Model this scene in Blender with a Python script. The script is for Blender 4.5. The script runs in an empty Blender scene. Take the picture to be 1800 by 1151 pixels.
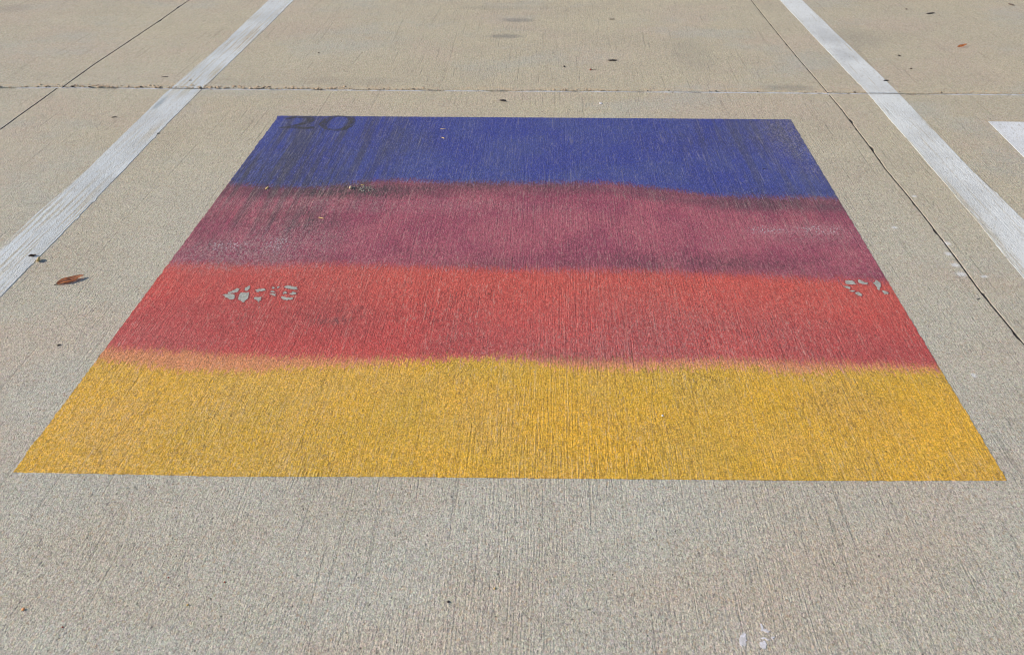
import bpy, bmesh, math, random
from mathutils import Vector, noise, Matrix
random.seed(7)
S = bpy.context.scene

# ------------------------------------------------------------------ camera
FPX = 2200.0                      # focal length in pixels of a 1800 px wide frame
H = 1.235                         # eye height over the pavement
TILT = math.atan(1035.0/FPX)      # looking down
YAW = math.radians(1.77)
cam = bpy.data.cameras.new('camera'); co = bpy.data.objects.new('camera', cam)
S.collection.objects.link(co); S.camera = co
cam.sensor_width = 36; cam.lens = FPX/1800*36
cam.clip_start = 0.05; cam.clip_end = 2000
co.location = (0, 0, H)
co.rotation_euler = (math.pi/2 - TILT, 0, YAW)
cam.dof.use_dof = True; cam.dof.focus_distance = 2.95; cam.dof.aperture_fstop = 10

# ------------------------------------------------------------------ sky, sun, exposure
SUN_EL = math.radians(27); SUN_AZ = math.radians(182)     # direction the light comes FROM, in the xy plane
W = bpy.data.worlds.new('World'); S.world = W; W.use_nodes = True
nt = W.node_tree; bgn = nt.nodes['Background']
sk = nt.nodes.new('ShaderNodeTexSky'); sk.sky_type = 'NISHITA'; sk.sun_disc = False
sk.sun_elevation = SUN_EL; sk.sun_rotation = math.pi/2 - SUN_AZ
nt.links.new(sk.outputs[0], bgn.inputs[0]); bgn.inputs[1].default_value = 0.12
sl = bpy.data.lights.new('sun', 'SUN'); so = bpy.data.objects.new('sun', sl); S.collection.objects.link(so)
sl.energy = 4.2; sl.angle = math.radians(0.6); sl.color = (1.0, 0.87, 0.70)
d = Vector((math.cos(SUN_AZ)*math.cos(SUN_EL), math.sin(SUN_AZ)*math.cos(SUN_EL), math.sin(SUN_EL)))
so.rotation_euler = d.to_track_quat('Z', 'Y').to_euler()
S.view_settings.view_transform = 'Standard'; S.view_settings.look = 'None'
S.view_settings.gamma = 1; S.view_settings.exposure = 0.32
S.cycles.filter_width = 1.0; S.cycles.pixel_filter_type = 'BLACKMAN_HARRIS'
S.render.resolution_x = 1024; S.render.resolution_y = 654

# ------------------------------------------------------------------ surveying: points of the pavement
RM = co.rotation_euler.to_matrix()
def G(px, py):
    v = RM @ Vector(((px-900)/FPX, -(py-575.5)/FPX, -1))
    t = -H/v.z
    return Vector((v.x*t, v.y*t))
def lerp_path(pts):
    pts = sorted(pts)
    def f(t):
        if t <= pts[0][0]: a, b = pts[0], pts[1]
        elif t >= pts[-1][0]: a, b = pts[-2], pts[-1]
        else:
            for i in range(len(pts)-1):
                if pts[i][0] <= t <= pts[i+1][0]: a, b = pts[i], pts[i+1]; break
        return a[1] + (b[1]-a[1])*(t-a[0])/(b[0]-a[0])
    return f
def nz(x, y=0.0, z=0.0): return noise.noise(Vector((x, y, z)))

# ------------------------------------------------------------------ materials
class N:
    def __init__(s, name):
        s.m = bpy.data.materials.new(name); s.m.use_nodes = True
        s.t = s.m.node_tree; s.b = s.t.nodes['Principled BSDF']
    def n(s, typ, **k):
        o = s.t.nodes.new(typ)
        for a, v in k.items(): setattr(o, a, v)
        return o
    def put(s, sock, v):
        if isinstance(v, bpy.types.NodeSocket): s.t.links.new(v, sock)
        elif v is not None: sock.default_value = v
    def math(s, op, a, b=None, c=None, clamp=False):
        o = s.n('ShaderNodeMath', operation=op, use_clamp=clamp)
        s.put(o.inputs[0], a)
        if b is not None: s.put(o.inputs[1], b)
        if c is not None: s.put(o.inputs[2], c)
        return o.outputs[0]
    def mix(s, f, a, b, mode='MIX'):
        o = s.n('ShaderNodeMix', data_type='RGBA', blend_type=mode)
        s.put(o.inputs[0], f)
        for i, v in ((6, a), (7, b)):
            if not isinstance(v, bpy.types.NodeSocket): v = (*v[:3], 1)
            s.put(o.inputs[i], v)
        return o.outputs[2]
    def sm(s, v, a, b, lo=0.0, hi=1.0):
        o = s.n('ShaderNodeMapRange', interpolation_type='SMOOTHSTEP')
        s.put(o.inputs[0], v); s.put(o.inputs[1], a); s.put(o.inputs[2], b); s.put(o.inputs[3], lo); s.put(o.inputs[4], hi)
        return o.outputs[0]
    def pos(s):
        if not hasattr(s, '_p'):
            s._p = s.n('ShaderNodeNewGeometry').outputs['Position']
            x = s.n('ShaderNodeSeparateXYZ'); s.put(x.inputs[0], s._p)
            s.X, s.Y = x.outputs[0], x.outputs[1]
        return s._p
    def noise(s, sc, sy=1.0, det=2.0, rough=0.5, off=0.0, sx=1.0, dist=0.0):
        s.pos()
        m = s.n('ShaderNodeMapping'); s.put(m.inputs[0], s._p)
        m.inputs[1].default_value = (off, off*1.7, off*.3); m.inputs[3].default_value = (sx, sy, 1)
        o = s.n('ShaderNodeTexNoise'); s.put(o.inputs['Vector'], m.outputs[0])
        o.inputs['Scale'].default_value = sc; o.inputs['Detail'].default_value = det
        o.inputs['Roughness'].default_value = rough; o.inputs['Distortion'].default_value = dist
        return o.outputs[0]
    def voro(s, sc, sy=1.0, feat='F1', off=0.0):
        s.pos()
        m = s.n('ShaderNodeMapping'); s.put(m.inputs[0], s._p)
        m.inputs[1].default_value = (off, off, 0); m.inputs[3].default_value = (1, sy, 1)
        o = s.n('ShaderNodeTexVoronoi', feature=feat); s.put(o.inputs['Vector'], m.outputs[0])
        o.inputs['Scale'].default_value = sc
        return o
    def curve_x(s, x0, x1, pts, lo, hi):
        """value in lo..hi following the (x, value) points"""
        s.pos()
        u = s.math('DIVIDE', s.math('SUBTRACT', s.X, x0), x1-x0, clamp=True)
        c = s.n('ShaderNodeFloatCurve'); cm = c.mapping; cv = cm.curves[0]
        P = [((p[0]-x0)/(x1-x0), (p[1]-lo)/(hi-lo)) for p in pts]
        cv.points[0].location = P[0]; cv.points[1].location = P[-1]
        for p in P[1:-1]: cv.points.new(*p)
        
        for q in cv.points: q.handle_type = 'AUTO_CLAMPED'
        cm.update(); s.put(c.inputs[1], u)
        return s.math('ADD', s.math('MULTIPLY', c.outputs[0], hi-lo), lo)
    def blob(s, cx, cy, rx, ry, edge=0.35, nfreq=12.0, namp=0.5):
        s.pos()
        dx = s.math('DIVIDE', s.math('SUBTRACT', s.X, cx), rx); dy = s.math('DIVIDE', s.math('SUBTRACT', s.Y, cy), ry)
        r = s.math('SQRT', s.math('ADD', s.math('MULTIPLY', dx, dx), s.math('MULTIPLY', dy, dy)))
        if namp: r = s.math('ADD', r, s.math('MULTIPLY', s.math('SUBTRACT', s.noise(nfreq), .5), namp*2))
        return s.sm(r, 1+edge, 1-edge)

def relief(k, paint=0.0):
    """broomed concrete: returns (height in metres, grain 0..1, pit 0..1)"""
    broom = k.noise(280, sy=0.022, det=2.0, rough=0.6); k.broom = broom
    wide = k.noise(36, sy=0.02, det=1.0, off=3.1)
    grain = k.noise(430, sy=0.6, det=2.5, rough=0.72, off=7.7)
    coarse = k.noise(190, sy=0.6, det=1.5, rough=.6, off=1.3)
    patchy = k.noise(5.0, sy=0.6, det=2, off=9.0)                     # where the broom marks are strong
    patchy = k.sm(patchy, 0.38, 0.62)
    # broom marks are fainter towards the left of the slab
    leftness = k.sm(k.X, -1.5, -0.2)
    bf = k.math('MULTIPLY', k.math('ADD', 0.35, k.math('MULTIPLY', patchy, 0.65)), k.math('ADD', 0.35, k.math('MULTIPLY', leftness, 0.65)))
    k.bf = bf
    h = k.math('MULTIPLY', k.math('SUBTRACT', broom, .5), k.math('MULTIPLY', bf, 0.0013))
    h = k.math('ADD', h, k.math('MULTIPLY', k.math('SUBTRACT', wide, .5), 0.0004))
    h = k.math('ADD', h, k.math('MULTIPLY', k.math('SUBTRACT', grain, .5), 0.0019*(1-paint*.1)))
    h = k.math('ADD', h, k.math('MULTIPLY', k.math('SUBTRACT', coarse, .5), 0.0007))
    # sparse deeper broom gouges
    g1 = k.noise(110, sy=0.025, det=0, off=5.5); gouge = k.sm(g1, 0.27, 0.20)
    h = k.math('SUBTRACT', h, k.math('MULTIPLY', gouge, 0.00035))
    # small pits
    v = k.voro(150, sy=0.6, off=2.0); sel = k.n('ShaderNodeSeparateColor'); k.put(sel.inputs[0], v.outputs['Color'])
    pit = k.math('MULTIPLY', k.math('SUBTRACT', k.sm(v.outputs['Distance'], 0.42, 0.12), k.sm(grain, .35, .60, 0, .7), clamp=True), k.sm(sel.outputs[0], 0.80, 0.97))
    h = k.math('SUBTRACT', h, k.math('MULTIPLY', pit, 0.0012*(1-paint*.5)))
    # the broom's short scratches: what sticks to ridges and collects between them
    k.dash = k.noise(260, sy=0.15, det=2, rough=0.7, off=14.4)
    h = k.math('ADD', h, k.math('MULTIPLY', k.math('SUBTRACT', k.dash, .5), 0.0007))
    return h, grain, pit, coarse, gouge

def sandy(k, c, a):
    """each sand grain a little lighter or darker than its neighbour"""
    for sc, w in ((520, a), (280, a*.35)):
        v = k.voro(sc, sy=.55, off=sc*.1); q = k.n('ShaderNodeSeparateColor'); k.put(q.inputs[0], v.outputs['Color'])
        g = k.math('ADD', 1.0-w, k.math('MULTIPLY', q.outputs[0], w*2))
        vm = k.n('ShaderNodeVectorMath', operation='SCALE'); k.put(vm.inputs[0], c); k.put(vm.inputs['Scale'], g); c = vm.outputs[0]
    return c
def concrete_color(k, R, tint=None):
    h, grain, pit, coarse, gouge = R
    warm = (0.495, 0.445, 0.328); cool = (0.470, 0.460, 0.402)
    # base colour runs from warm tan far away to cooler grey close by
    big = k.noise(0.9, det=3, off=4.0)
    t = k.math('ADD', k.math('MULTIPLY', k.sm(k.Y, 4.6, 1.6), 1.0), k.math('MULTIPLY', k.math('SUBTRACT', big, .5), 1.1))
    t = k.math('ADD', t, k.math('MULTIPLY', k.sm(k.X, 0.4, -2.4), .30), clamp=True)
    c = k.mix(t, warm, cool)
    m = k.noise(3.2, det=4, rough=.6, off=11.0)
    c = k.mix(k.sm(m, .30, .72, 0.0, .55), c, (0.42, 0.37, 0.29))
    pink = k.noise(2.1, det=3, off=21.0)
    c = k.mix(k.sm(pink, .48, .68, 0, .6), c, (0.49, 0.41, 0.33))
    c = k.mix(k.sm(k.noise(1.6, det=4, off=25., rough=.65), .50, .68, 0, .55), c, (0.43, 0.43, 0.38))
    # aggregate colour, grain by grain
    v0 = k.voro(330, sy=.7, off=18.0); c = k.mix(.06, c, k.mix(1.0, c, v0.outputs['Color'], 'OVERLAY')); c = sandy(k, c, .30)
    v = k.voro(260, sy=.6, off=8.0); cs = k.n('ShaderNodeSeparateColor'); k.put(cs.inputs[0], v.outputs['Color'])
    c = k.mix(k.sm(cs.outputs[0], .80, .98, 0, .30), c, (0.16, 0.16, 0.17))
    c = k.mix(k.sm(cs.outputs[1], .90, .99, 0, .28), c, (0.48, 0.28, 0.14))
    c = k.mix(k.sm(cs.outputs[2], .82, .98, 0, .32), c, (0.62, 0.56, 0.46))
    c = k.mix(k.sm(grain, .50, .32, 0, .38), c, (0.14, 0.125, 0.105))
    c = k.mix(k.math('MULTIPLY', k.sm(k.dash, .40, .24), k.sm(k.noise(9, det=2, off=27.), .35, .65, .25, 1)), c, (0.13, 0.13, 0.13))
    c = k.mix(k.math('MULTIPLY', k.sm(k.broom, .44, .28), k.math('MULTIPLY', k.bf, .38)), c, (0.17, 0.165, 0.155))
    c = k.mix(k.sm(k.dash, .60, .76, 0, .35), c, (0.60, 0.54, 0.44))
    c = k.mix(k.math('MULTIPLY', pit, .75), c, (0.06, 0.055, 0.05))
    c = k.mix(k.math('MULTIPLY', gouge, .18), c, (0.12, 0.11, 0.09))
    return c

def finish(k, col, h, rough=0.92, spec=0.18, strength=1.0):
    k.put(k.b.inputs['Base Color'], col); k.b.inputs['Roughness'].default_value = rough
    k.b.inputs['Specular IOR Level'].default_value = spec
    if h is not None:
        b = k.n('ShaderNodeBump'); b.inputs['Strength'].default_value = strength; b.inputs['Distance'].default_value = 1.0
        k.put(b.inputs['Height'], h); k.put(k.b.inputs['Normal'], b.outputs[0])
    return k.m

def gp(px, py): g = G(px, py); return g.x, g.y
# ---- pavement
k = N('concrete'); R = relief(k); col = concrete_color(k, R)
# grey scuffs left on the far slab, smears beside the joints
for (px, py, rx, ry, a) in ((910, 36, .072, .045, .45), (889, 64, .072, .042, .45), (985, 60, .10, .12, .05), (870, 14, .18, .05, .12),
                            (25, 15, .08, .10, .20), (1215, 95, .09, .30, .16), (1385, 155, .10, .045, .34), (1500, 68, .13, .22, .18),
                            (400, 143, .16, .06, .12), (620, 144, .22, .07, .12)):
    cx, cy = gp(px, py)
    col = k.mix(k.math('MULTIPLY', k.blob(cx, cy, rx, ry, .5, 30, .45), a), col, (0.13, 0.14, 0.15))
for (px, py, rx, ry) in ((1665, 428, .008, .012), (1690, 482, .012, .012), (1680, 466, .01, .01), (1667, 446, .008, .012), (1730, 486, .008, .007), (1607, 345, .006, .008), (1572, 400, .007, .008),
                         (1712, 660, .005, .008), (1164, 731, .003, .004)):
    cx, cy = gp(px, py)
    col = k.mix(k.math('MULTIPLY', k.blob(cx, cy, rx*1.05, ry*1.05, .7, 130, .9), .68), col, (0.68, 0.70, 0.74))
# sandy, chipped concrete along the far side of the cross joint
cx, cy = gp(900, 157)
dj = k.math('SUBTRACT', k.Y, cy)
sand = k.math('MULTIPLY', k.sm(dj, .07, 0.0), k.sm(dj, -.02, .0))
sand = k.math('MULTIPLY', sand, k.sm(k.noise(45, sx=.5, det=2, off=2.2), .42, .62))
col = k.mix(k.math('MULTIPLY', sand, .28), col, (0.60, 0.43, 0.25))
M_conc = finish(k, col, R[0])

# ---- joint sealant and soil under the joints
k = N('sealant'); R = relief(k)
col = k.mix(k.sm(k.noise(30, sy=1, det=3), .35, .65), (0.56, 0.585, 0.63), (0.42, 0.42, 0.42))
col = k.mix(k.sm(k.noise(60, sx=.4, det=3, off=4), .60, .66), col, (0.10, 0.085, 0.07))
M_seal = finish(k, col, R[0])
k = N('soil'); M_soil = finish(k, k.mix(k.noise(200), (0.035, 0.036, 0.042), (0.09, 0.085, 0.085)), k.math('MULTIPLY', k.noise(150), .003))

# ---- white line paint
def white_mat(name, wear_edge, base=(0.585, 0.63, 0.665), wear=.5, thr=.50):
    k = N(name); R = relief(k, .6); cc = concrete_color(k, R)
    p = k.mix(k.sm(k.noise(7, sy=.5, det=3, off=2), .35, .7), base, tuple(c*.84 for c in base))
    streak = k.noise(110, sy=.018, det=2, off=6.6); area = k.noise(3.0, sy=.5, det=2, off=13.)
    w = k.math('MULTIPLY', k.sm(streak, thr, thr+.14), k.sm(area, .38, .62, .25, 1))
    if wear_edge:                       # thin, brushed-off paint along one edge
        e = k.math('SUBTRACT', k.X, wear_edge[0]); e = k.math('ABSOLUTE', e)
        ef = k.math('MULTIPLY', k.sm(e, wear_edge[1], 0.004), k.sm(k.noise(300, sy=.03, det=1, off=1.), .38, .55))
        ef = k.math('MULTIPLY', ef, k.sm(k.Y, 3.9, 3.5))
        w = k.math('MAXIMUM', w, ef)
    w = k.math('MULTIPLY', w, wear)
    spk = k.sm(R[1], .44, .30, 0, .65)
    c = k.mix(w, p, cc); c = k.mix(spk, c, cc); c = k.mix(k.sm(k.dash, .45, .30, 0, .55), c, cc); c = sandy(k, c, .10); c = k.mix(k.math('MULTIPLY', R[2], .8), c, (0.10, .10, .10))
    return k, c, R
k, c, R = white_mat('line_paint_left', None, wear=.85, thr=.46)
cx, cy = gp(290, 182); c = k.mix(k.math('MULTIPLY', k.blob(cx-.02, cy, .010, .085, .6, 60, .7), .6), c, (0.22, 0.28, 0.33))
M_lineL = finish(k, c, R[0])
rx0 = G(1640, 300).x
k, c, R = white_mat('line_paint_right', (rx0+.006, .022), (0.66, 0.69, 0.705), wear=.75, thr=.58)
for (px, py, a, b) in ((1455, 62, .05, .20), (1480, 95, .04, .12)):
    cx, cy = gp(px, py); c = k.mix(k.math('MULTIPLY', k.blob(cx, cy, a, b, .6, 20, .6), .30), c, (0.30, .31, .33))
M_lineR = finish(k, c, R[0])
k, c, R = white_mat('white_panel_paint', None, (0.68, .71, .75), wear=.2, thr=.60)
M_panel = finish(k, c, R[0])

# ---- the four-colour mural
TLc, TRc, BRc, BLc = G(490, 204), G(1389.5, 210.5), G(1770, 844.5), G(23, 830)
X0, X1 = min(TLc.x, BLc.x)-.05, max(TRc.x, BRc.x)+.05
B_px = [  # seams between the colours, far to near
    [(400, 322), (520, 330), (600, 326), (700, 318), (800, 322), (950, 322), (1050, 322), (1130, 329), (1200, 337), (1300, 347), (1380, 348), (1472, 349)],
    [(296, 465), (380, 466), (470, 468), (580, 466), (700, 469), (800, 472), (900, 476), (1000, 477), (1100, 477), (1200, 481), (1300, 484), (1400, 490), (1548, 497)],
    [(172, 638), (250, 644), (330, 655), (420, 656), (520, 648), (620, 646), (700, 640), (800, 636), (900, 634), (980, 648), (1100, 652), (1200, 650), (1300, 648), (1400, 658), (1520, 652), (1662, 656)]]
Bw = [[tuple(G(*p)) for p in b] for b in B_px]
Bf = [lerp_path(b) for b in Bw]

RB = [tuple(G(*p)) for p in [(182, 612), (330, 620), (430, 626), (520, 628), (700, 631), (800, 629), (900, 627), (1000, 632), (1100, 634), (1200, 634), (1300, 632), (1400, 638), (1520, 640), (1655, 646)]]
def mural_nodes(name):
    k = N(name); R = relief(k, 1.0); cc = concrete_color(k, R); grain, pit, coarse = R[1], R[2], R[3]
    wob = k.math('MULTIPLY', k.math('SUBTRACT', k.noise(28, sy=.5, det=3, off=3.3), .5), .025)
    fine = k.math('MULTIPLY', k.math('SUBTRACT', k.dash, .5), .16)
    sd = []
    for i in range(3):
        ys = [p[1] for p in Bw[i]]; lo, hi = min(ys)-.02, max(ys)+.02
        c = k.curve_x(Bw[i][0][0], Bw[i][-1][0], Bw[i], lo, hi)
        s_ = k.math('SUBTRACT', k.Y, c)
        s_ = k.math('ADD', s_, k.math('ADD', wob, fine)); sd.append(s_)
    cloud = k.noise(3.4, det=4, rough=.6, off=31.); cl2 = k.noise(7.5, sy=.55, det=3, off=41.)
    yellow = k.mix(k.sm(cloud, .35, .68), (0.75, 0.42, 0.030), (0.64, 0.39, 0.032))
    yellow = k.mix(k.sm(cl2, .40, .65, 0, .4), yellow, (0.66, 0.40, 0.085))
    red = k.mix(k.sm(cloud, .36, .66), (0.56, 0.075, 0.068), (0.46, 0.072, 0.072))
    red = k.mix(k.sm(k.noise(2.2, det=2, off=51.), .45, .7, 0, .6), red, (0.50, 0.10, 0.10))
    # the red is brighter just under its upper seam
    red = k.mix(k.math('MULTIPLY', k.sm(sd[1], -.40, -.06), k.sm(k.X, -1.0, -.3, .25, .6)), red, (0.62, 0.105, 0.075))
    maroon = k.mix(k.sm(cl2, .36, .64), (0.31, 0.062, 0.115), (0.39, 0.095, 0.140))
    blue = k.mix(k.sm(cl2, .36, .66), (0.034, 0.052, 0.295), (0.050, 0.072, 0.285))
    c = yellow
    seam = (0.68, 0.27, 0.115)
    c = k.mix(k.sm(sd[2], -.012, .022), c, seam)
    ys = [p[1] for p in RB]; lo, hi = min(ys)-.02, max(ys)+.02
    rb = k.math('ADD', k.math('SUBTRACT', k.Y, k.curve_x(RB[0][0], RB[-1][0], RB, lo, hi)), k.math('ADD', wob, fine))
    c = k.mix(k.sm(rb, -.02, .02), c, red)
    c = k.mix(k.sm(sd[1], -.030, .040), c, maroon)
    dark = (0.10, 0.04, 0.075)
    dz = k.math('MULTIPLY', k.sm(sd[0], -.15, -.07), k.sm(k.noise(4, sx=1, sy=2, det=2, off=6.), .3, .6, .25, .65))
    c = k.mix(dz, c, dark)
    c = k.mix(k.sm(sd[0], -.025, .035), c, blue)
    dz2 = k.math('MULTIPLY', k.math('MULTIPLY', k.sm(sd[1], -.01, .04), k.sm(sd[1], .16, .04)), k.sm(k.noise(5, sy=1.5, det=2, off=16.), .40, .62, .05, .38))
    c = k.mix(dz2, c, (0.085, 0.016, 0.045))
    # dirt clouds: upper left of the blue, between blue and maroon
    for (px, py, rx, ry, a) in ((470, 300, .20, .16, .55), (660, 338, .16, .05, .75), (600, 335, .12, .07, .62), (505, 382, .10, .09, .50), (1380, 222, .14, .15, .42), (1340, 250, .30, .13, .34),
                                (560, 395, .06, .06, .4), (585, 565, .03, .02, .6), (1350, 352, .22, .09, .40), (1250, 462, .25, .06, .38), (590, 545, .10, .10, .22), (340, 425, .07, .06, .4),
                                (870, 330, .3, .05, .4), (640, 250, .25, .15, .22), (1500, 715, .10, .06, .22), (1010, 628, .12, .03, .4)):
        cx, cy = gp(px, py)
        c = k.mix(k.math('MULTIPLY', k.blob(cx, cy, rx, ry, .85, 16, .8), k.sm(k.dash, .66, .36, 0, a)), c, (0.06, 0.053, 0.057))
    st = k.sm(k.noise(42, sy=.03, det=3, off=61.), .42, .64)
    cx, cy = gp(520, 255)
    c = k.mix(k.math('MULTIPLY', k.math('MULTIPLY', st, k.blob(cx, cy, .36, .85, .6, 5, .4)), .62), c, (0.055, 0.055, 0.070))
    cx, cy = gp(1370, 265)
    c = k.mix(k.math('MULTIPLY', k.math('MULTIPLY', st, k.blob(cx, cy, .28, .65, .6, 5, .4)), .38), c, (0.07, 0.07, 0.085))
    # chalky wear
    for (px, py, rx, ry, a) in ((360, 452, .22, .10, .30), (1430, 410, .16, .07, .25), (500, 420, .16, .14, .25), (1395, 240, .10, .35, .30), (1180, 590, .35, .2, .16), (250, 760, .5, .3, .16), (600, 360, .5, .06, .2)):
        cx, cy = gp(px, py)
        wn = k.sm(k.noise(260, sy=.45, det=1, off=9.9), .42, .62)
        c = k.mix(k.math('MULTIPLY', k.math('MULTIPLY', k.blob(cx, cy, rx, ry, .8, 8, .5), wn), a), c, (0.46, 0.42, 0.41))
    # white flecks where old lettering wore through the maroon
    for (px, py, rx, ry) in ((490, 430, .030, .045), (400, 432, .045, .035), (1350, 405, .05, .03), (1440, 405, .06, .03)):
        cx, cy = gp(px, py)
        wn = k.sm(k.noise(240, sy=.3, det=1, off=19.9), .56, .64)
        c = k.mix(k.math('MULTIPLY', k.math('MULTIPLY', k.blob(cx, cy, rx, ry, .6, 25, .7), wn), .75), c, (0.60, 0.62, 0.66))
    v0 = k.voro(330, sy=.7, off=18.0); c = k.mix(.05, c, k.mix(1.0, c, v0.outputs['Color'], 'OVERLAY')); c = sandy(k, c, .28)
    # rubbed, streaked paint: the pores stay dark, the tips are worn pale
    c = k.mix(k.sm(grain, .51, .34, 0, .85), c, k.mix(.42, (0.05, 0.045, 0.045), c))
    c = k.mix(k.sm(coarse, .46, .28, 0, .50), c, k.mix(.45, (0.06, 0.055, 0.05), c))
    c = k.mix(k.sm(grain, .54, .68, 0, .38), c, cc)
    c = k.mix(k.math('MULTIPLY', k.sm(k.broom, .44, .28), k.math('MULTIPLY', k.bf, .45)), c, k.mix(.35, (0.03, .03, .035), c))
    c = k.mix(k.math('MULTIPLY', k.sm(k.broom, .58, .75), k.math('MULTIPLY', k.bf, .22)), c, (.50, .44, .38))
    wearmap = k.sm(k.noise(6, sy=.5, det=3, off=81.), .3, .7, .45, 1.0)
    wearmap = k.math('MULTIPLY', wearmap, k.sm(sd[0], -.1, .1, 1.0, .62))
    c = k.mix(k.math('MULTIPLY', k.sm(k.dash, .55, .72), k.math('MULTIPLY', wearmap, .36)), c, (0.50, 0.44, 0.38))
    c = k.mix(k.math('MULTIPLY', k.sm(k.dash, .47, .32), k.math('MULTIPLY', wearmap, .62)), c, k.mix(.30, (0.03, 0.03, 0.035), c))
    bs = k.noise(260, sy=.02, det=1, off=71.)
    c = k.mix(k.sm(bs, .60, .75, 0, .16), c, cc)
    c = k.mix(k.sm(bs, .42, .28, 0, .16), c, k.mix(.5, (0.04, .04, .04), c))
    c = k.mix(k.math('MULTIPLY', pit, .6), c, (0.05, 0.04, 0.04))
    return k, c, R, sd
k, c, R, sd = mural_nodes('mural_paint')
M_mural = finish(k, c, R[0], rough=.85, spec=.22)
k, c, R, sd = mural_nodes('mural_number_paint')
num = k.sm(k.noise(60, sy=.5, det=3, off=2.), .75, .40, .45, .90); num = k.math('MULTIPLY', num, k.sm(k.dash, .68, .46, .55, 1.0))
c = k.mix(num, c, (0.050, 0.048, 0.050))
M_num = finish(k, c, R[0], rough=.85, spec=.2)
k = N('bare_patch'); R = relief(k, .8)
c = k.mix(k.sm(k.noise(90, det=2), .4, .65), (0.40, 0.42, 0.39), (0.30, 0.31, 0.285))
c = k.mix(k.sm(R[1], .44, .3, 0, .5), c, (.2, .2, .19)); M_bare = finish(k, c, R[0], strength=.6)
k = N('dark_paint_halo'); R = relief(k, 1); c = k.mix(k.noise(200), (0.15, 0.05, 0.055), (0.42, 0.08, 0.075)); M_halo = finish(k, c, R[0])

def simple(name, a, b, sc=150, rough=.7, hh=.0006, sy=1.0, spec=.3):
    k = N(name); return finish(k, k.mix(k.sm(k.noise(sc, det=3, sy=sy), .35, .65), a, b), k.math('MULTIPLY', k.noise(sc*1.5, det=2, off=4), hh), rough, spec)
M_leaf = simple('dry_leaf', (0.80, 0.45, 0.26), (0.55, 0.28, 0.16), 60, .6, .0008)
M_leafd = simple('dark_leaf', (0.045, 0.035, 0.030), (0.12, 0.095, 0.08), 150)
M_stem = simple('leaf_stem', (0.10, 0.06, 0.035), (0.05, 0.03, 0.02))
M_pod = simple('seed_pod', (0.03, 0.026, 0.027), (0.07, 0.06, 0.06))
M_twig = simple('twig_bark', (0.07, 0.055, 0.05), (0.13, 0.10, 0.085), 300)
M_straw = simple('straw', (0.62, 0.45, 0.20), (0.50, 0.34, 0.14), 300)
M_orange = simple('orange_leaf', (0.85, 0.42, 0.20), (0.65, 0.27, 0.10), 120)
M_red = simple('red_bud', (0.30, 0.05, 0.02), (0.18, 0.03, 0.02), 200)
M_white = simple('white_crumb', (0.66, 0.66, 0.70), (0.5, 0.5, 0.54), 250)
M_lilac = simple('white_splash', (0.70, 0.69, 0.76), (0.50, 0.49, 0.50), 130)
M_stone = simple('gravel_crumb', (0.16, 0.15, 0.14), (0.30, 0.28, 0.25), 250)
M_pebble = simple('tan_pebble', (0.52, 0.40, 0.28), (0.40, 0.31, 0.22), 250)

# ------------------------------------------------------------------ mesh helpers
def link(name, bm, mat, parent=None, smooth=False):
    me = bpy.data.meshes.new(name); bm.normal_update(); bm.to_mesh(me); bm.free()
    if smooth:
        for p in me.polygons: p.use_smooth = True
    me.materials.append(mat)
    o = bpy.data.objects.new(name, me); S.collection.objects.link(o)
    if parent: o.parent = parent; o.matrix_parent_inverse = Matrix.Translation(-parent.location)
    return o
def tag(o, label=None, cat=None, group=None, kind=None):
    if label: o['label'] = label
    if cat: o['category'] = cat
    if group: o['group'] = group
    if kind: o['kind'] = kind
    return o
def empty(name, loc):
    o = bpy.data.objects.new(name, None); S.collection.objects.link(o); o.location = loc; o.empty_display_size = .05
    return o
def sheet(bm, pts, z1, z0=0.0):
    """a thin coat: closed outline at height z1 with an edge down to z0"""
    area = sum(pts[i][0]*pts[(i+1) % len(pts)][1]-pts[(i+1) % len(pts)][0]*pts[i][1] for i in range(len(pts)))
    if area < 0: pts = pts[::-1]
    top = [bm.verts.new((p[0], p[1], z1)) for p in pts]; bot = [bm.verts.new((p[0], p[1], z0)) for p in pts]
    bm.faces.new(top); n = len(pts)
    for i in range(n): bm.faces.new((bot[i], bot[(i+1) % n], top[(i+1) % n], top[i]))
def frange(a, b, st):
    n = max(1, int(abs(b-a)/st)); return [a+(b-a)*i/n for i in range(n+1)]

# ------------------------------------------------------------------ pavement slabs with open joints
def jx(pts):                                   # joint running away from the camera: x as a function of y
    return lerp_path([(G(*p).y, G(*p).x) for p in pts])
JL_far = jx([(333, 0), (283, 35), (222, 76), (166, 113), (112, 152)])
JL_near = jx([(97, 158), (72, 176), (30, 206), (0, 229)])
JR_far = jx([(1320, 0), (1353, 42), (1398, 97), (1452, 160)])
JR_near = jx([(1455, 164), (1478, 191), (1500, 220), (1528, 257), (1557, 298), (1594, 342), (1625, 381), (1655, 420), (1688, 464), (1722, 511), (1762, 559), (1800, 605)])
TJ = lerp_path([(G(*p).x, G(*p).y) for p in [(0, 154.5), (150, 154), (300, 156), (450, 157), (700, 159), (900, 160), (1100, 161), (1300, 162.5), (1450, 164), (1800, 166.5)]])
YT = TJ(0.0)
XL, XR = JL_near(3.5), JR_near(3.5)
def const(v): return lambda t: v
def damp(f, lo, hi):                            # beyond the seen stretch the joint runs straight on
    a, b = f(lo), f(hi)
    return lambda t: a if t < lo else (b if t > hi else f(t))
cols_near = [const(-60), const(XL-6.10), const(XL-3.05), damp(JL_near, 4.3, 6.0), damp(JR_near, 1.6, 6.0), const(XR+3.05), const(XR+6.1), const(60)]
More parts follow.
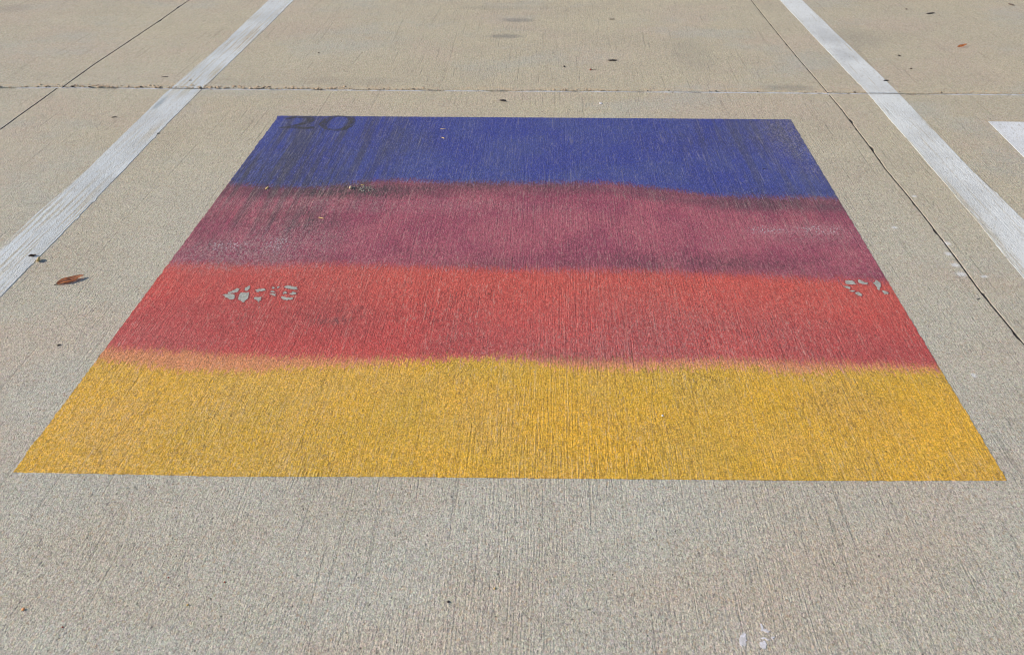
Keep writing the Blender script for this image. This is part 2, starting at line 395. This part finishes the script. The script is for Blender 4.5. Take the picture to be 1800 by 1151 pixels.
cols_far = [const(-60), const(XL-6.10), const(XL-3.05), damp(JL_far, 4, 8.5), damp(JR_far, 4, 8.5), const(XR+3.05), const(XR+6.1), const(60)]
rows = [const(-60), const(YT-9.2), const(YT-4.6), damp(TJ, -3.2, 3.2), const(YT+4.6), const(YT+9.2), const(120)]
GAP_L, GAP_T = 0.0013, 0.0115                    # half widths
def chip(t, seed, big):
    n = abs(nz(t*60, seed))*.0012 + max(0, nz(t*240, seed+3))*.0016
    c = max(0, nz(t*9, seed+7)-.30)*big + max(0, nz(t*38, seed+9)-.42)*big*.9
    return n + c
def slab(bm, ci, ri):
    far = ri >= 3
    C = cols_far if far else cols_near
    fl, fr, fb, ft = C[ci], C[ci+1], rows[ri], rows[ri+1]
    xm = (max(fl(3), -60)+fr(3))/2
    def corner(fx, fy):
        y = fy(0.0)
        for _ in range(5): x = fx(y); y = fy(x)
        return x, y
    bl, br, tr, tl = corner(fl, fb), corner(fr, fb), corner(fr, ft), corner(fl, ft)
    seen = ci in (2, 3, 4) and ri in (2, 3)
    def step(a, b): return .0045 if seen else max(.3, abs(b-a)/20)
    big = .020 if seen else .0
    ring = []                                    # (x, y, nx, ny, e)
    def run(pa, pb, fx, fy, horizontal, nrm, gap, seed):
        a, b = (pa[0], pb[0]) if horizontal else (pa[1], pb[1])
        L = frange(a, b, step(a, b))
        for t in L[:-1]:
            if t != L[0] and (abs(t-a) < .017 or abs(t-b) < .017): continue
            p = (t, fy(t)) if horizontal else (fx(t), t)
            bg = big*(1.0 if horizontal else .8)
            if horizontal and far: bg *= 1.0 + 1.4*max(0, min(1, (-.6-t)))      # more broken towards the left
            e = gap + chip(t, seed, bg)*min(1, max(0, min(abs(t-a), abs(t-b))-.012)/.03)
            ring.append((p[0], p[1], nrm[0], nrm[1], e))
    run(bl, br, None, fb, True, (0, 1), GAP_T, 11+ri)
    run(br, tr, fr, None, False, (-1, 0), GAP_L, 23+ci)
    run(tr, tl, None, ft, True, (0, -1), GAP_T, 37+ri)
    run(tl, bl, fl, None, False, (1, 0), GAP_L, 51+ci)
    # corners: push the first vertex of each run diagonally inward
    n = len(ring); out = []
    for i, (x, y, nx, ny, e) in enumerate(ring):
        px_, py_, pnx, pny, pe = ring[i-1]
        if (pnx, pny) != (nx, ny): out.append((x, y, nx+pnx, ny+pny, e, max(e, pe)))
        else: out.append((x, y, nx, ny, e, e))
    def lay(extra, z, mul=1.0):
        vs = []
        for i, (x, y, nx, ny, e, e2) in enumerate(out):
            ex = extra*(1+.8*nz(i*.31, z*900))*(2.1 if nx > .5 else 1)
            vs.append(bm.verts.new((x+nx*(e*mul+ex), y+ny*(e*mul+ex), z)))
        return vs
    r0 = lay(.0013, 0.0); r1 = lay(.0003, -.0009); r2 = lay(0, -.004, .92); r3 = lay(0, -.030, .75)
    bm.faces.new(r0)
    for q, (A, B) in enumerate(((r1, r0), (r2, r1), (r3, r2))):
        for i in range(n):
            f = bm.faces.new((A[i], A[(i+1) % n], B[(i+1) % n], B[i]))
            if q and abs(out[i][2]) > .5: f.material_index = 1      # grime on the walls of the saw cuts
bm = bmesh.new()
for ci in range(7):
    for ri in range(6): slab(bm, ci, ri)
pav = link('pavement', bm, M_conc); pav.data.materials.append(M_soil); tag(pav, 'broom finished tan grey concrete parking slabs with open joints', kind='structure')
bm = bmesh.new(); bmesh.ops.create_grid(bm, x_segments=2, y_segments=2, size=400)
for v in bm.verts: v.co.z = -.022
tag(link('ground', bm, M_soil), 'dark soil under and around the concrete slabs', kind='structure')

# sealant lying low in the cross joint, with open holes
bm = bmesh.new(); prev = None
for x in frange(-3.6, 3.6, .005):
    y = TJ(x); z = -.0010 + .0010*nz(x*30, 4) + .0008*nz(x*200, 8)
    hole = max(0, nz(x*7.3, 31.7)-.22)*(.018 if x < -.9 else .010)
    for hx in (-2.62, -2.13, -1.42): hole += .014*math.exp(-((x-hx)/.03)**2)
    z -= hole
    row = [bm.verts.new((x, y-.019, z-.003)), bm.verts.new((x, y-.008, z+.0004)), bm.verts.new((x, y+.006, z-.0006+.0008*nz(x*90, 2))), bm.verts.new((x, y+.03, z-.005))]
    if prev:
        for i in range(3): bm.faces.new((prev[i], row[i], row[i+1], prev[i+1]))
    prev = row
tag(link('joint_sealant', bm, M_seal), 'pale grey sealant filling the cross joint of the slabs', kind='structure')

# ------------------------------------------------------------------ white parking lines
def line_thing(name, label, L, Rr, mat, seed, y_near, y_far, amp=.0018):
    fl = lerp_path([(G(*p).y, G(*p).x) for p in L]); fr = lerp_path([(G(*p).y, G(*p).x) for p in Rr])
    fl, fr = damp(fl, 1.8, 8.0), damp(fr, 1.8, 8.0)
    xm = (fl(4)+fr(4))/2; yj = TJ(xm); root = bpy.data.objects
    bm = bmesh.new()
    for (a, b, s2) in ((y_near, yj-.0062, 0), (yj+.0075, y_far, 9)):
        ys = frange(a, b, .006)
        def e(y, sd): return amp*(nz(y*25, sd)+.8*nz(y*110, sd+1)) + .004*max(0, nz(y*14, sd+5)-.35)*3
        left = [(fl(y)+e(y, seed+s2)+.002*nz(y*4, seed), y) for y in ys]
        right = [(fr(y)+e(y, seed+3+s2)+.002*nz(y*4, seed+1), y) for y in ys]
        ends = lambda y, sd: [(left[-1 if y == b else 0][0]*(1-u)+right[-1 if y == b else 0][0]*u, y+.0028*nz(u*14, sd, y)) for u in [i/24 for i in range(1, 24)]]
        pts = right + ends(b, seed+4)[::-1] + left[::-1] + ends(a, seed+6)
        sheet(bm, pts, .0009, -.001)
    o = link(name, bm, mat); return tag(o, label, 'parking line', 'white painted parking lines')
line_thing('parking_line', 'worn white painted stall line to the left of the four band mural',
    [(473, 0), (399, 70), (306, 151), (295, 160), (153, 299), (0, 433)],
    [(517, 0), (467, 50), (366, 147), (350, 162), (290, 222), (216, 301), (100, 420), (0, 523)], M_lineL, 2, -1.0, 9.5)
line_thing('parking_line', 'white painted stall line right of the mural, brushed thin along its left edge',
    [(1370, 0), (1440, 75), (1520, 159), (1642, 300), (1720, 393), (1800, 490)],
    [(1409, 0), (1472, 61), (1553, 138), (1577, 162), (1707, 299), (1800, 387)], M_lineR, 14, -1.0, 9.5, .0012)

# white painted panel of the next stall
a, b, c2 = G(1737, 214), G(1800, 215), G(1800, 277)
lx = lambda y: a.x + (c2.x-a.x)*(y-a.y)/(c2.y-a.y)
ya, yb = a.y, a.y-1.7
pts = [(x, a.y+(b.y-a.y)/(b.x-a.x)*(x-a.x)+.0012*nz(x*50, 3)) for x in frange(a.x, a.x+1.83, .01)]
pts += [(a.x+1.83+.0012*nz(y*50, 5), y) for y in frange(ya, yb, .02)][1:]
pts += [(x, yb) for x in frange(a.x+1.83, lx(yb), .02)][1:]
pts += [(lx(y)+.0012*nz(y*60, 7), y) for y in frange(yb, ya, .008)][1:-1]
bm = bmesh.new(); sheet(bm, pts, .0009, -.001)
tag(link('painted_panel', bm, M_panel), 'clean white painted panel on the next stall, its corner at the right edge', 'painted panel')

# ------------------------------------------------------------------ the mural: four colour bands, number, worn patches
mur = empty('ground_mural', ((TLc.x+TRc.x)/2, (TLc.y+BLc.y)/2, 0))
tag(mur, 'four band blue, maroon, red and yellow rectangle painted on the concrete between the white lines', 'mural')
le = lambda y: TLc.x+(BLc.x-TLc.x)*(y-TLc.y)/(BLc.y-TLc.y)
re_ = lambda y: TRc.x+(BRc.x-TRc.x)*(y-TRc.y)/(BRc.y-TRc.y)
ft = lambda x: TLc.y+(TRc.y-TLc.y)*(x-TLc.x)/(TRc.x-TLc.x)
fbt = lerp_path([tuple(G(*p)) for p in ((23, 830), (200, 833), (400, 837.5), (700, 838), (1000, 841), (1300, 843.5), (1500, 845), (1770, 844.5))])
def ledge(y): return le(y)+.0026*nz(y*30, 1)+.0030*nz(y*130, 2)-.007*max(0, nz(y*9, 5)-.2)
def redge(y): return re_(y)+.0022*nz(y*30, 11)+.0025*nz(y*130, 12)+.006*max(0, nz(y*11, 15)-.3)
seams = [lambda x: ft(x)+.0022*nz(x*40, 21)+.0015*nz(x*160, 2)] + Bf + [lambda x: fbt(x)+.0016*nz(x*40, 22)+.0022*nz(x*160, 3)]
def at_edge(fx, fy):
    y = fy(0)
    for _ in range(6): y = fy(fx(y))
    return fx(y), y
ZM = .0008
for i, nm in enumerate(('blue_band', 'maroon_band', 'red_band', 'yellow_band')):
    up, dn = seams[i], seams[i+1]
    tl, tr, br, bl = at_edge(le, up), at_edge(re_, up), at_edge(re_, dn), at_edge(le, dn)
    pts = [(x, up(x)) for x in frange(tl[0], tr[0], .006)][:-1]
    pts += [(redge(y), y) for y in frange(tr[1], br[1], .006)][:-1]
    pts += [(x, dn(x)) for x in frange(br[0], bl[0], .006)][:-1]
    pts += [(ledge(y), y) for y in frange(bl[1], tl[1], .006)][:-1]
    bm = bmesh.new(); sheet(bm, pts, ZM, -.001)
    o = link(nm, bm, M_mural, mur)

def stroke_outline(path, widths):
    """path in pixels, widths in metres -> closed world outline"""
    P = [G(*p) for p in path]; Lf, Rt = [], []
    for i, p in enumerate(P):
        t = (P[min(i+1, len(P)-1)]-P[max(i-1, 0)]).normalized(); n = Vector((-t.y, t.x)); w = widths[i]/2
        j = .0015*nz(i*1.7, w*900)
        Lf.append(p+n*(w+j)); Rt.append(p-n*(w-j))
    return [tuple(p) for p in Lf]+[tuple(p) for p in Rt[::-1]]
def smooth_path(pts, n=8):
    out = []
    for i in range(len(pts)-1):
        p0, p1, p2, p3 = pts[max(i-1, 0)], pts[i], pts[i+1], pts[min(i+2, len(pts)-1)]
        for j in range(n):
            t = j/n
            out.append(tuple(.5*((2*p1[q])+(-p0[q]+p2[q])*t+(2*p0[q]-5*p1[q]+4*p2[q]-p3[q])*t*t+(-p0[q]+3*p1[q]-3*p2[q]+p3[q])*t**3) for q in range(len(p1))))
    out.append(tuple(pts[-1])); return out
# "20": traced in pixels with (x, y, stroke width in metres)
two = smooth_path([(501, 209.6, .022), (514, 207.2, .026), (530, 206.8, .030), (544, 209.0, .030), (545, 213.6, .026), (531, 218.4, .022), (512, 222.8, .018), (496, 225.6, .014)], 6)
bm = bmesh.new(); sheet(bm, stroke_outline([p[:2] for p in two], [p[2] for p in two]), ZM+.0004, ZM-.0003)
sheet(bm, [tuple(G(*p)) for p in ((488.5, 225.8), (500, 222.8), (515, 222.2), (535, 224.2), (551, 223.2), (552, 226.6), (540, 227.6), (510, 226.6), (498, 226.8))], ZM+.0005, ZM-.0003)
o = link('number_digit', bm, M_num, mur); o['label'] = 'faded dark stencilled digit 2 in the corner of the blue band'
outer = smooth_path([(560, 220), (568, 211), (582, 204.8), (603, 204.4), (619, 207), (625, 213), (620, 222), (606, 229), (588, 230.6), (570, 227.6), (560, 220)], 6)[:-1]
inner = smooth_path([(573, 221), (578, 213.6), (588, 207.6), (601, 206.6), (611, 209), (612, 215), (607, 222), (597, 227), (584, 227.4), (576, 225.2), (573, 221)], 6)[:-1]
bm = bmesh.new(); no = len(outer)
for z, zz in ((ZM+.0004, ZM-.0003),):
    A = [G(*p) for p in outer]; B = [G(*p) for p in inner]
    At = [bm.verts.new((*p, z)) for p in A]; Bt = [bm.verts.new((*p, z)) for p in B]
    for i in range(no): bm.faces.new((At[i], At[(i+1) % no], Bt[(i+1) % no], Bt[i]))
    Ab = [bm.verts.new((*p, zz)) for p in A]
    for i in range(no): bm.faces.new((At[i], Ab[i], Ab[(i+1) % no], At[(i+1) % no]))
bmesh.ops.recalc_face_normals(bm, faces=bm.faces)
if sum(f.normal.z for f in bm.faces) < 0: bmesh.ops.reverse_faces(bm, faces=bm.faces)
o = link('number_digit', bm, M_num, mur); o['label'] = 'faded dark stencilled digit 0 in the corner of the blue band'

def frag(bm, pts, z1, z0, grow=0.0, seed=0):
    """ragged fragment from a pixel outline; grow in metres"""
    P = [G(*p) for p in pts]; c = sum(P, Vector((0, 0)))/len(P); out = []
    for i, p in enumerate(P):
        q = P[(i+1) % len(P)]
        for u in (0, .17, .33, .5, .67, .83):
            w = p.lerp(q, u); r = (w-c); r = r.normalized()*grow if r.length else r
            out.append((w.x+r.x+.0035*nz(w.x*330, w.y*160, seed), w.y+r.y+.006*nz(w.x*260, w.y*130, seed+5)))
    sheet(bm, out, z1, z0)
def zr(x, y, ox, oy, s=6.0): return (ox+x/s, oy+y/s)
Lf = [[(250,412),(300,402),(378,412),(370,450),(345,462),(318,458),(282,435)], [(300,390),(355,370),(405,343),(425,348),(405,380),(360,395),(310,398)],
      [(478,345),(510,325),(540,318),(528,350),(505,372),(485,365)], [(405,465),(440,392),(530,390),(515,450),(470,490),(440,472)],
      [(602,360),(640,350),(692,352),(690,370),(640,372),(620,385),(605,380)], [(568,455),(600,440),(655,445),(650,470),(625,488),(610,468)],
      [(768,340),(785,328),(800,340),(780,350)], [(822,335),(848,320),(845,338),(826,344)], [(752,378),(780,372),(800,380),(790,390),(760,388)], [(750,402),(785,398),(812,412),(808,428),(785,425)],
      [(895,330),(930,318),(985,325),(1030,335),(1030,358),(990,356),(930,342)], [(885,390),(905,376),(925,385),(915,402),(895,402)], [(960,402),(990,385),(1022,390),(1020,410),(970,412)],
      [(862,440),(880,430),(930,442),(990,445),(985,462),(930,466),(880,458)]]
Rf = [[(512,335),(545,320),(595,325),(625,358),(590,362),(530,355)], [(650,312),(672,315),(700,335),(752,345),(750,362),(700,362),(660,345)], [(810,350),(845,318),(878,340),(888,380),(875,422),(850,415),(835,370)],
      [(500,382),(540,378),(572,400),(560,412),(525,402)], [(902,432),(930,430),(965,448),(960,466),(925,458)], [(625,452),(650,440),(690,470),(682,490),(650,478)], [(560,430),(590,425),(620,432),(590,444)]]
for (F, ox, oy, lab) in ((Lf, 350, 450, 'pale grey remnants of an old number showing through the left of the red band'), (Rf, 1400, 440, 'pale grey remnants of an old number showing through the right end of the red band')):
    par = None
    bm = bmesh.new()
    for i, f in enumerate(F): frag(bm, [zr(x, y, ox, oy) for x, y in f], ZM+.0005+.00002*i, ZM-.0003, .0004, i)
    o = link('old_number', bm, M_bare, mur); o['label'] = lab
    bm = bmesh.new()
    for i, f in enumerate(F): frag(bm, [zr(x, y, ox, oy) for x, y in f], ZM+.0002+.00001*i, ZM-.0003, .0040, i)
    link('dark_paint_edge', bm, M_halo, o)

# ------------------------------------------------------------------ litter
def scale_at(px, py):
    a, b = G(px, py), G(px+1, py); return (b-a).length
def leaf(name, label, pa, pb, width, lift, curl, mat, cat='leaf', stem=True, group=None, fold=.25, tip_dark=False):
    """narrow dry leaf between two pavement points; curls up at its sides and lifts at its far tip"""
    A, B = G(*pa), G(*pb); L = (B-A).length; ax = (B-A)/L; nrm = Vector((-ax.y, ax.x))
    root = empty(name, (A.x, A.y, 0)); tag(root, label, cat, group)
    bm = bmesh.new(); rows_ = []
    NU, NV = 22, 8
    for i in range(NU+1):
        u = i/NU; w = width/2*(math.sin(math.pi*min(1, u*.97+.03)**.85)**.8) * (1+.07*nz(u*9, 1))
        w = max(w, width*.015); zc = lift*u**1.7 + .0012 + .0012*math.sin(u*9)
        r = []
        for j in range(NV+1):
            v = j/NV*2-1; p = A+ax*(L*u)+nrm*(w*v*(1-curl*.3))
            z = zc + curl*w*(v*v)*.9 - fold*w*(1-abs(v))*.6 + .0006*nz(u*14, v*4) + (.03*w if j in (0, NV) else 0)
            r.append(bm.verts.new((p.x, p.y, max(.0005, z))))
        rows_.append(r)
    for i in range(NU):
        for j in range(NV): bm.faces.new((rows_[i][j], rows_[i+1][j], rows_[i+1][j+1], rows_[i][j+1]))
    geom = bmesh.ops.solidify(bm, geom=bm.faces[:], thickness=.00035)
    bmesh.ops.recalc_face_normals(bm, faces=bm.faces)
    link('blade', bm, mat, root, True)
    bm = bmesh.new(); tube(bm, [(*(A+ax*L*u), lift*u**1.7+.0016) for u in [i/8*.93 for i in range(9)]], [.0007*(1-.6*i/8) for i in range(9)])
    link('midrib', bm, M_stem, root)
    if stem:
        bm = bmesh.new(); tube(bm, [(*(A+ax*L*.02), .0016), (*(A-ax*L*.05), .0012), (*(A-ax*L*.10+nrm*L*.012), .001)], [.0009, .0008, .0007])
        link('stem', bm, M_stem, root)
    return root
def tube(bm, P, rad, n=7):
    rings = []
    for i, p in enumerate(P):
        t = (Vector(P[min(i+1, len(P)-1)])-Vector(P[max(i-1, 0)])).normalized()
        s = t.cross(Vector((0, 0, 1))); s = s.normalized() if s.length > 1e-4 else Vector((1, 0, 0)); q = s.cross(t)
        rings.append([bm.verts.new(Vector(p)+(s*math.cos(a)+q*math.sin(a))*rad[i]) for a in [2*math.pi*k_/n for k_ in range(n)]])
    for a, b in zip(rings, rings[1:]):
        for i in range(n): bm.faces.new((a[i], a[(i+1) % n], b[(i+1) % n], b[i]))
    bm.faces.new(rings[0][::-1]); bm.faces.new(rings[-1])
def pod(name, label, pa, pb, r, mat, cat, group=None, bend=0.0, flat=.7, rough_=.12):
    """lumpy spindle lying on the pavement"""
    A, B = G(*pa), G(*pb); L = (B-A).length; ax = (B-A)/L; nrm = Vector((-ax.y, ax.x)); NU = 12
    bm = bmesh.new(); P, Rd = [], []
    for i in range(NU+1):
        u = i/NU; p = A+ax*L*u+nrm*(bend*L*math.sin(math.pi*u)); rr = r*max(.12, math.sin(math.pi*(.04+.92*u))**.6)*(1+rough_*nz(u*6, pa[0]))
        P.append((p.x, p.y, 0)); Rd.append(rr)
    tube(bm, P, Rd, 9)
    for v in bm.verts: v.co.z = max(.0003, v.co.z*flat+r*flat+.0004*nz(v.co.x*300, v.co.y*300))
    o = link(name, bm, mat, None, True); return tag(o, label, cat, group)
def stone(name, label, px, py, rx, ry, rz, mat, cat, group=None, seed=0):
    g = G(px, py); bm = bmesh.new(); bmesh.ops.create_icosphere(bm, subdivisions=3, radius=1)
    for v in bm.verts:
        f = 1+.28*nz(v.co.x*1.6+seed, v.co.y*1.6, v.co.z*1.6)+.1*nz(v.co.x*5+seed, v.co.y*5, v.co.z*5)
        v.co = Vector((v.co.x*rx*f, v.co.y*ry*f, max(-.3, v.co.z)*rz*f+rz*.3))
    bmesh.ops.translate(bm, verts=bm.verts, vec=(g.x, g.y, .0004))
    o = link(name, bm, mat, None, True); return tag(o, label, cat, group)

leaf('fallen_leaf', 'long brown curled dry leaf on bare concrete left of the red band', (100, 500.5), (149, 487), .029, .0035, .42, M_leaf)
leaf('fallen_leaf', 'small dark grey leaf lying on the left white line', (50, 451), (65, 451), .013, .003, .5, M_leafd, stem=False)
leaf('fallen_leaf', 'small orange dry leaf far off in the next stall, right of the white line', (1683, 83.5), (1700, 83), .016, .011, 1.0, M_orange, stem=False)
pod('plant_scrap', 'pale straw coloured scrap standing beside the left white line', (66, 462), (70.5, 455.5), .0035, M_straw, 'plant scrap', flat=1.5)
pod('seed_pod', 'black spindle shaped seed pod on the far slab, the longer one', (1068, 107.5), (1085, 107.3), .0045, M_pod, 'seed pod', 'black seed pods')
pod('seed_pod', 'black blunt seed pod between cross joint and blue band', (878, 178), (890, 179), .0055, M_pod, 'seed pod', 'black seed pods')
pod('seed_pod', 'tiny dark seed on the far slab, left of the long black pod', (990, 118.2), (994, 118.4), .0045, M_pod, 'seed pod', 'black seed pods')
pod('twig', 'dark brown straight twig at the top right beyond the white line', (1628, 25.8), (1643, 23.8), .0032, M_twig, 'twig', flat=1)
pod('twig', 'short dark twig lying on the right edge of the right white line', (1553, 143.2), (1562, 142.8), .0038, M_pod, 'twig', bend=.1)
pod('twig', 'faint greenish twig by the top right corner', (1772, 8), (1783, 11), .005, M_twig, 'twig')
pod('bark_crumb', 'dark crumb of bark in the far right stall, nearest the white line', (1578, 98.5), (1583, 100), 0.00432, M_pod, 'bark crumb')
pod('bark_crumb', 'small dark crumb at the top, between right white line and brown twig', (1591.5, 17), (1595, 17.4), 0.00360, M_twig, 'bark crumb')
pod('bark_crumb', 'faint brown crumb below the others in the far right stall', (1599, 121.5), (1604, 121.8), 0.00324, M_twig, 'bark crumb')
pod('bark_crumb', 'dark flat flake between left joint and left white line on the far slab', (284, 136), (296, 135.5), 0.00324, M_twig, 'bark crumb', flat=.4)
pod('bark_crumb', 'little dark flake on the left white line just beyond the cross joint', (331.5, 142.3), (337.5, 142), 0.00324, M_pod, 'bark crumb', flat=.5)
pod('bark_crumb', 'ragged dark flake on the near slab between left joint and left white line', (196, 207.5), (206, 206.5), 0.00324, M_leafd, 'bark crumb', bend=.15, flat=.5)
pod('bark_crumb', 'small dark speck on the far slab above the number', (558.5, 94), (562, 94.3), 0.00324, M_leafd, 'bark crumb')
pod('bark_crumb', 'dark splinter on bare concrete far left, level with the red and yellow seam', (100, 608.5), (108, 606), 0.00202, M_leafd, 'bark crumb', bend=.1)
pod('bark_crumb', 'dark scrap stuck beside the right joint above its broken notch', (1717, 527), (1722, 525.5), 0.00216, M_pod, 'bark crumb', flat=.4)
pod('bark_crumb', 'dark crumb at the left white line edge beside the mural top', (276, 236), (280, 234.5), 0.00288, M_pod, 'bark crumb', flat=.5)
b_ = pod('red_bud', 'tiny red bud with a thin stalk on the far slab', (1036.5, 123.8), (1040, 124), .0048, M_red, 'bud')
bm = bmesh.new(); g0, g1 = G(1040, 124), G(1048, 123.8); tube(bm, [(g0.x, g0.y, .003), ((g0.x+g1.x)/2, (g0.y+g1.y)/2, .004), (g1.x, g1.y, .002)], [.0012, .001, .0008])
link('stalk', bm, M_twig, b_)
pod('plant_scrap', 'thin pale dry stalk on the far slab, right of the scuff marks', (1070, 34.8), (1081, 34.6), .003, M_leafd, 'plant scrap', flat=.6)
pod('straw_bit', 'short yellow straw on the maroon band', (560, 383), (569.5, 385), .0022, M_straw, 'straw')
pod('straw_bit', 'pale straw sliver at the top of the maroon band, left', (467.5, 334), (471.5, 329.5), .0038, M_straw, 'straw', flat=.5)
pod('straw_bit', 'longer yellow straw in the grit at the blue and maroon seam', (634, 326.3), (641, 326), .0022, M_straw, 'straw')
pod('straw_bit', 'pale curved shred on the blue band, the upper of two', (774, 227.3), (784, 227.6), .0018, M_straw, 'straw', bend=-.12)
pod('straw_bit', 'pale curved shred on the blue band, the lower of two', (776, 242.4), (781, 244.6), .0022, M_straw, 'straw', bend=.1)
pod('straw_bit', 'brown sliver in the middle of the red band', (855, 517), (866, 516.5), .0016, M_stem, 'straw', flat=.5)
pod('bark_crumb', 'small dark curved scrap low on the blue band at its right', (1340, 299), (1348, 297), 0.00158, M_pod, 'bark crumb', bend=.2)
stone('pebble', 'pale pinkish pebble in the grit at the blue and maroon seam', 616.5, 331.5, .0048, .009, .0065, M_pebble, 'pebble', seed=2)
stone('pebble', 'tiny white crumb in the middle of the yellow band', 1164.5, 731, .0022, .003, .0018, M_white, 'pebble', seed=4)
stone('pebble', 'reddish brown pebble at the lower left of the bare concrete', 41, 1071, .0026, .003, .0020, M_orange, 'pebble', seed=6)
stone('pebble', 'brown grain below the yellow band, lower left, near its neighbour', 296, 1015, .0013, .0016, .0011, M_red, 'pebble', seed=8)
stone('pebble', 'brown grain lower left, right of its neighbour', 395, 1023, .0014, .0017, .0011, M_red, 'pebble', seed=9)
stone('pebble', 'golden grain in the middle of the near bare concrete', 869.5, 1034, .0016, .0028, .0012, M_straw, 'pebble', seed=10)
stone('pebble', 'blue black round speck low in the near bare concrete', 788, 1057.5, .0024, .0026, .0014, M_pod, 'pebble', seed=11)
stone('pebble', 'tan grain at the bottom left of the near bare concrete', 330, 1063, .0020, .0024, .0014, M_straw, 'pebble', seed=12)
stone('pebble', 'rust brown grain at the lower left, below the reddish one', 110, 1102, .0015, .0018, .0010, M_red, 'pebble', seed=13)
stone('pebble', 'white crumb near the cross joint above the blue band', 1056, 182, .006, .012, .0012, M_white, 'pebble', seed=14)
# grit heap at the seam: loose crumbs nobody could count
bm = bmesh.new()
for i in range(85):
    u = random.gauss(0, .40); px, py = 637+u*32, 332+random.gauss(0, 3.2); r = random.uniform(.0010, .0030); g = G(px, py)
    m = bmesh.ops.create_icosphere(bm, subdivisions=1, radius=r)
    for v in m['verts']: v.co = Vector((v.co.x*random.uniform(.8, 1.5)+g.x, v.co.y*1.2+g.y, v.co.z*.7+.0016))
tag(link('grit', bm, M_stone), 'dark grit scattered at the blue and maroon seam', kind='stuff')
# sand and broken edge crumbs packed along the cross joint
for nm, mat_, n_, lab, seed_ in (('sand_crumbs', M_pebble, 620, 'tan sand and broken concrete crumbs along the cross joint', 3), ('dark_crumbs', M_pod, 60, 'dark crumbs of soil caught along the cross joint', 5)):
    random.seed(seed_); bm = bmesh.new(); i_ = 0
    while i_ < n_:
        x = random.uniform(-3.3, 3.3)
        dens = max(0, nz(x*2.3, seed_*4.1)+.35) + (.5 if x < -.8 else 0)
        if random.random() > dens: continue
        i_ += 1; y = TJ(x)+abs(random.gauss(0, .016))+.006; r = random.uniform(.0012, .0042)*(1.2 if x < -.8 else .8)
        m = bmesh.ops.create_icosphere(bm, subdivisions=1, radius=r)
        for v in m['verts']: v.co = Vector((v.co.x*random.uniform(.9, 2.2)+x, v.co.y*random.uniform(.8, 1.4)+y, v.co.z*.8+r*.3))
    tag(link(nm, bm, mat_), lab, kind='stuff')
random.seed(7)
# white splashes at the bottom right
bm = bmesh.new()
frag(bm, [zr(x, y, 1200, 950, 5.727) for x, y in ((572,985),(590,950),(622,930),(640,985),(630,1040),(600,1080),(578,1040))], .0006, -.001, 0, 1)
tag(link('paint_splash', bm, M_lilac), 'single white blotch at the bottom right of the bare concrete, left of its broken neighbour', 'paint splash', 'white blotches at the bottom')
bm = bmesh.new()
for i, f in enumerate((((790,905),(790,840),(800,850),(812,888),(850,890),(900,915),(905,938),(870,925),(830,922)), ((790,985),(820,968),(860,985),(850,998),(810,996)), ((775,1085),(780,1035),(815,1020),(848,1025),(835,1075),(805,1098)), ((890,975),(910,960),(915,995),(900,1000)))):
    frag(bm, [zr(x, y, 1200, 950, 5.727) for x, y in f], .0006+.00005*i, -.001, 0, 3+i)
tag(link('paint_splash', bm, M_lilac), 'broken hooked white blotch at the bottom right of the bare concrete', 'paint splash', 'white blotches at the bottom')
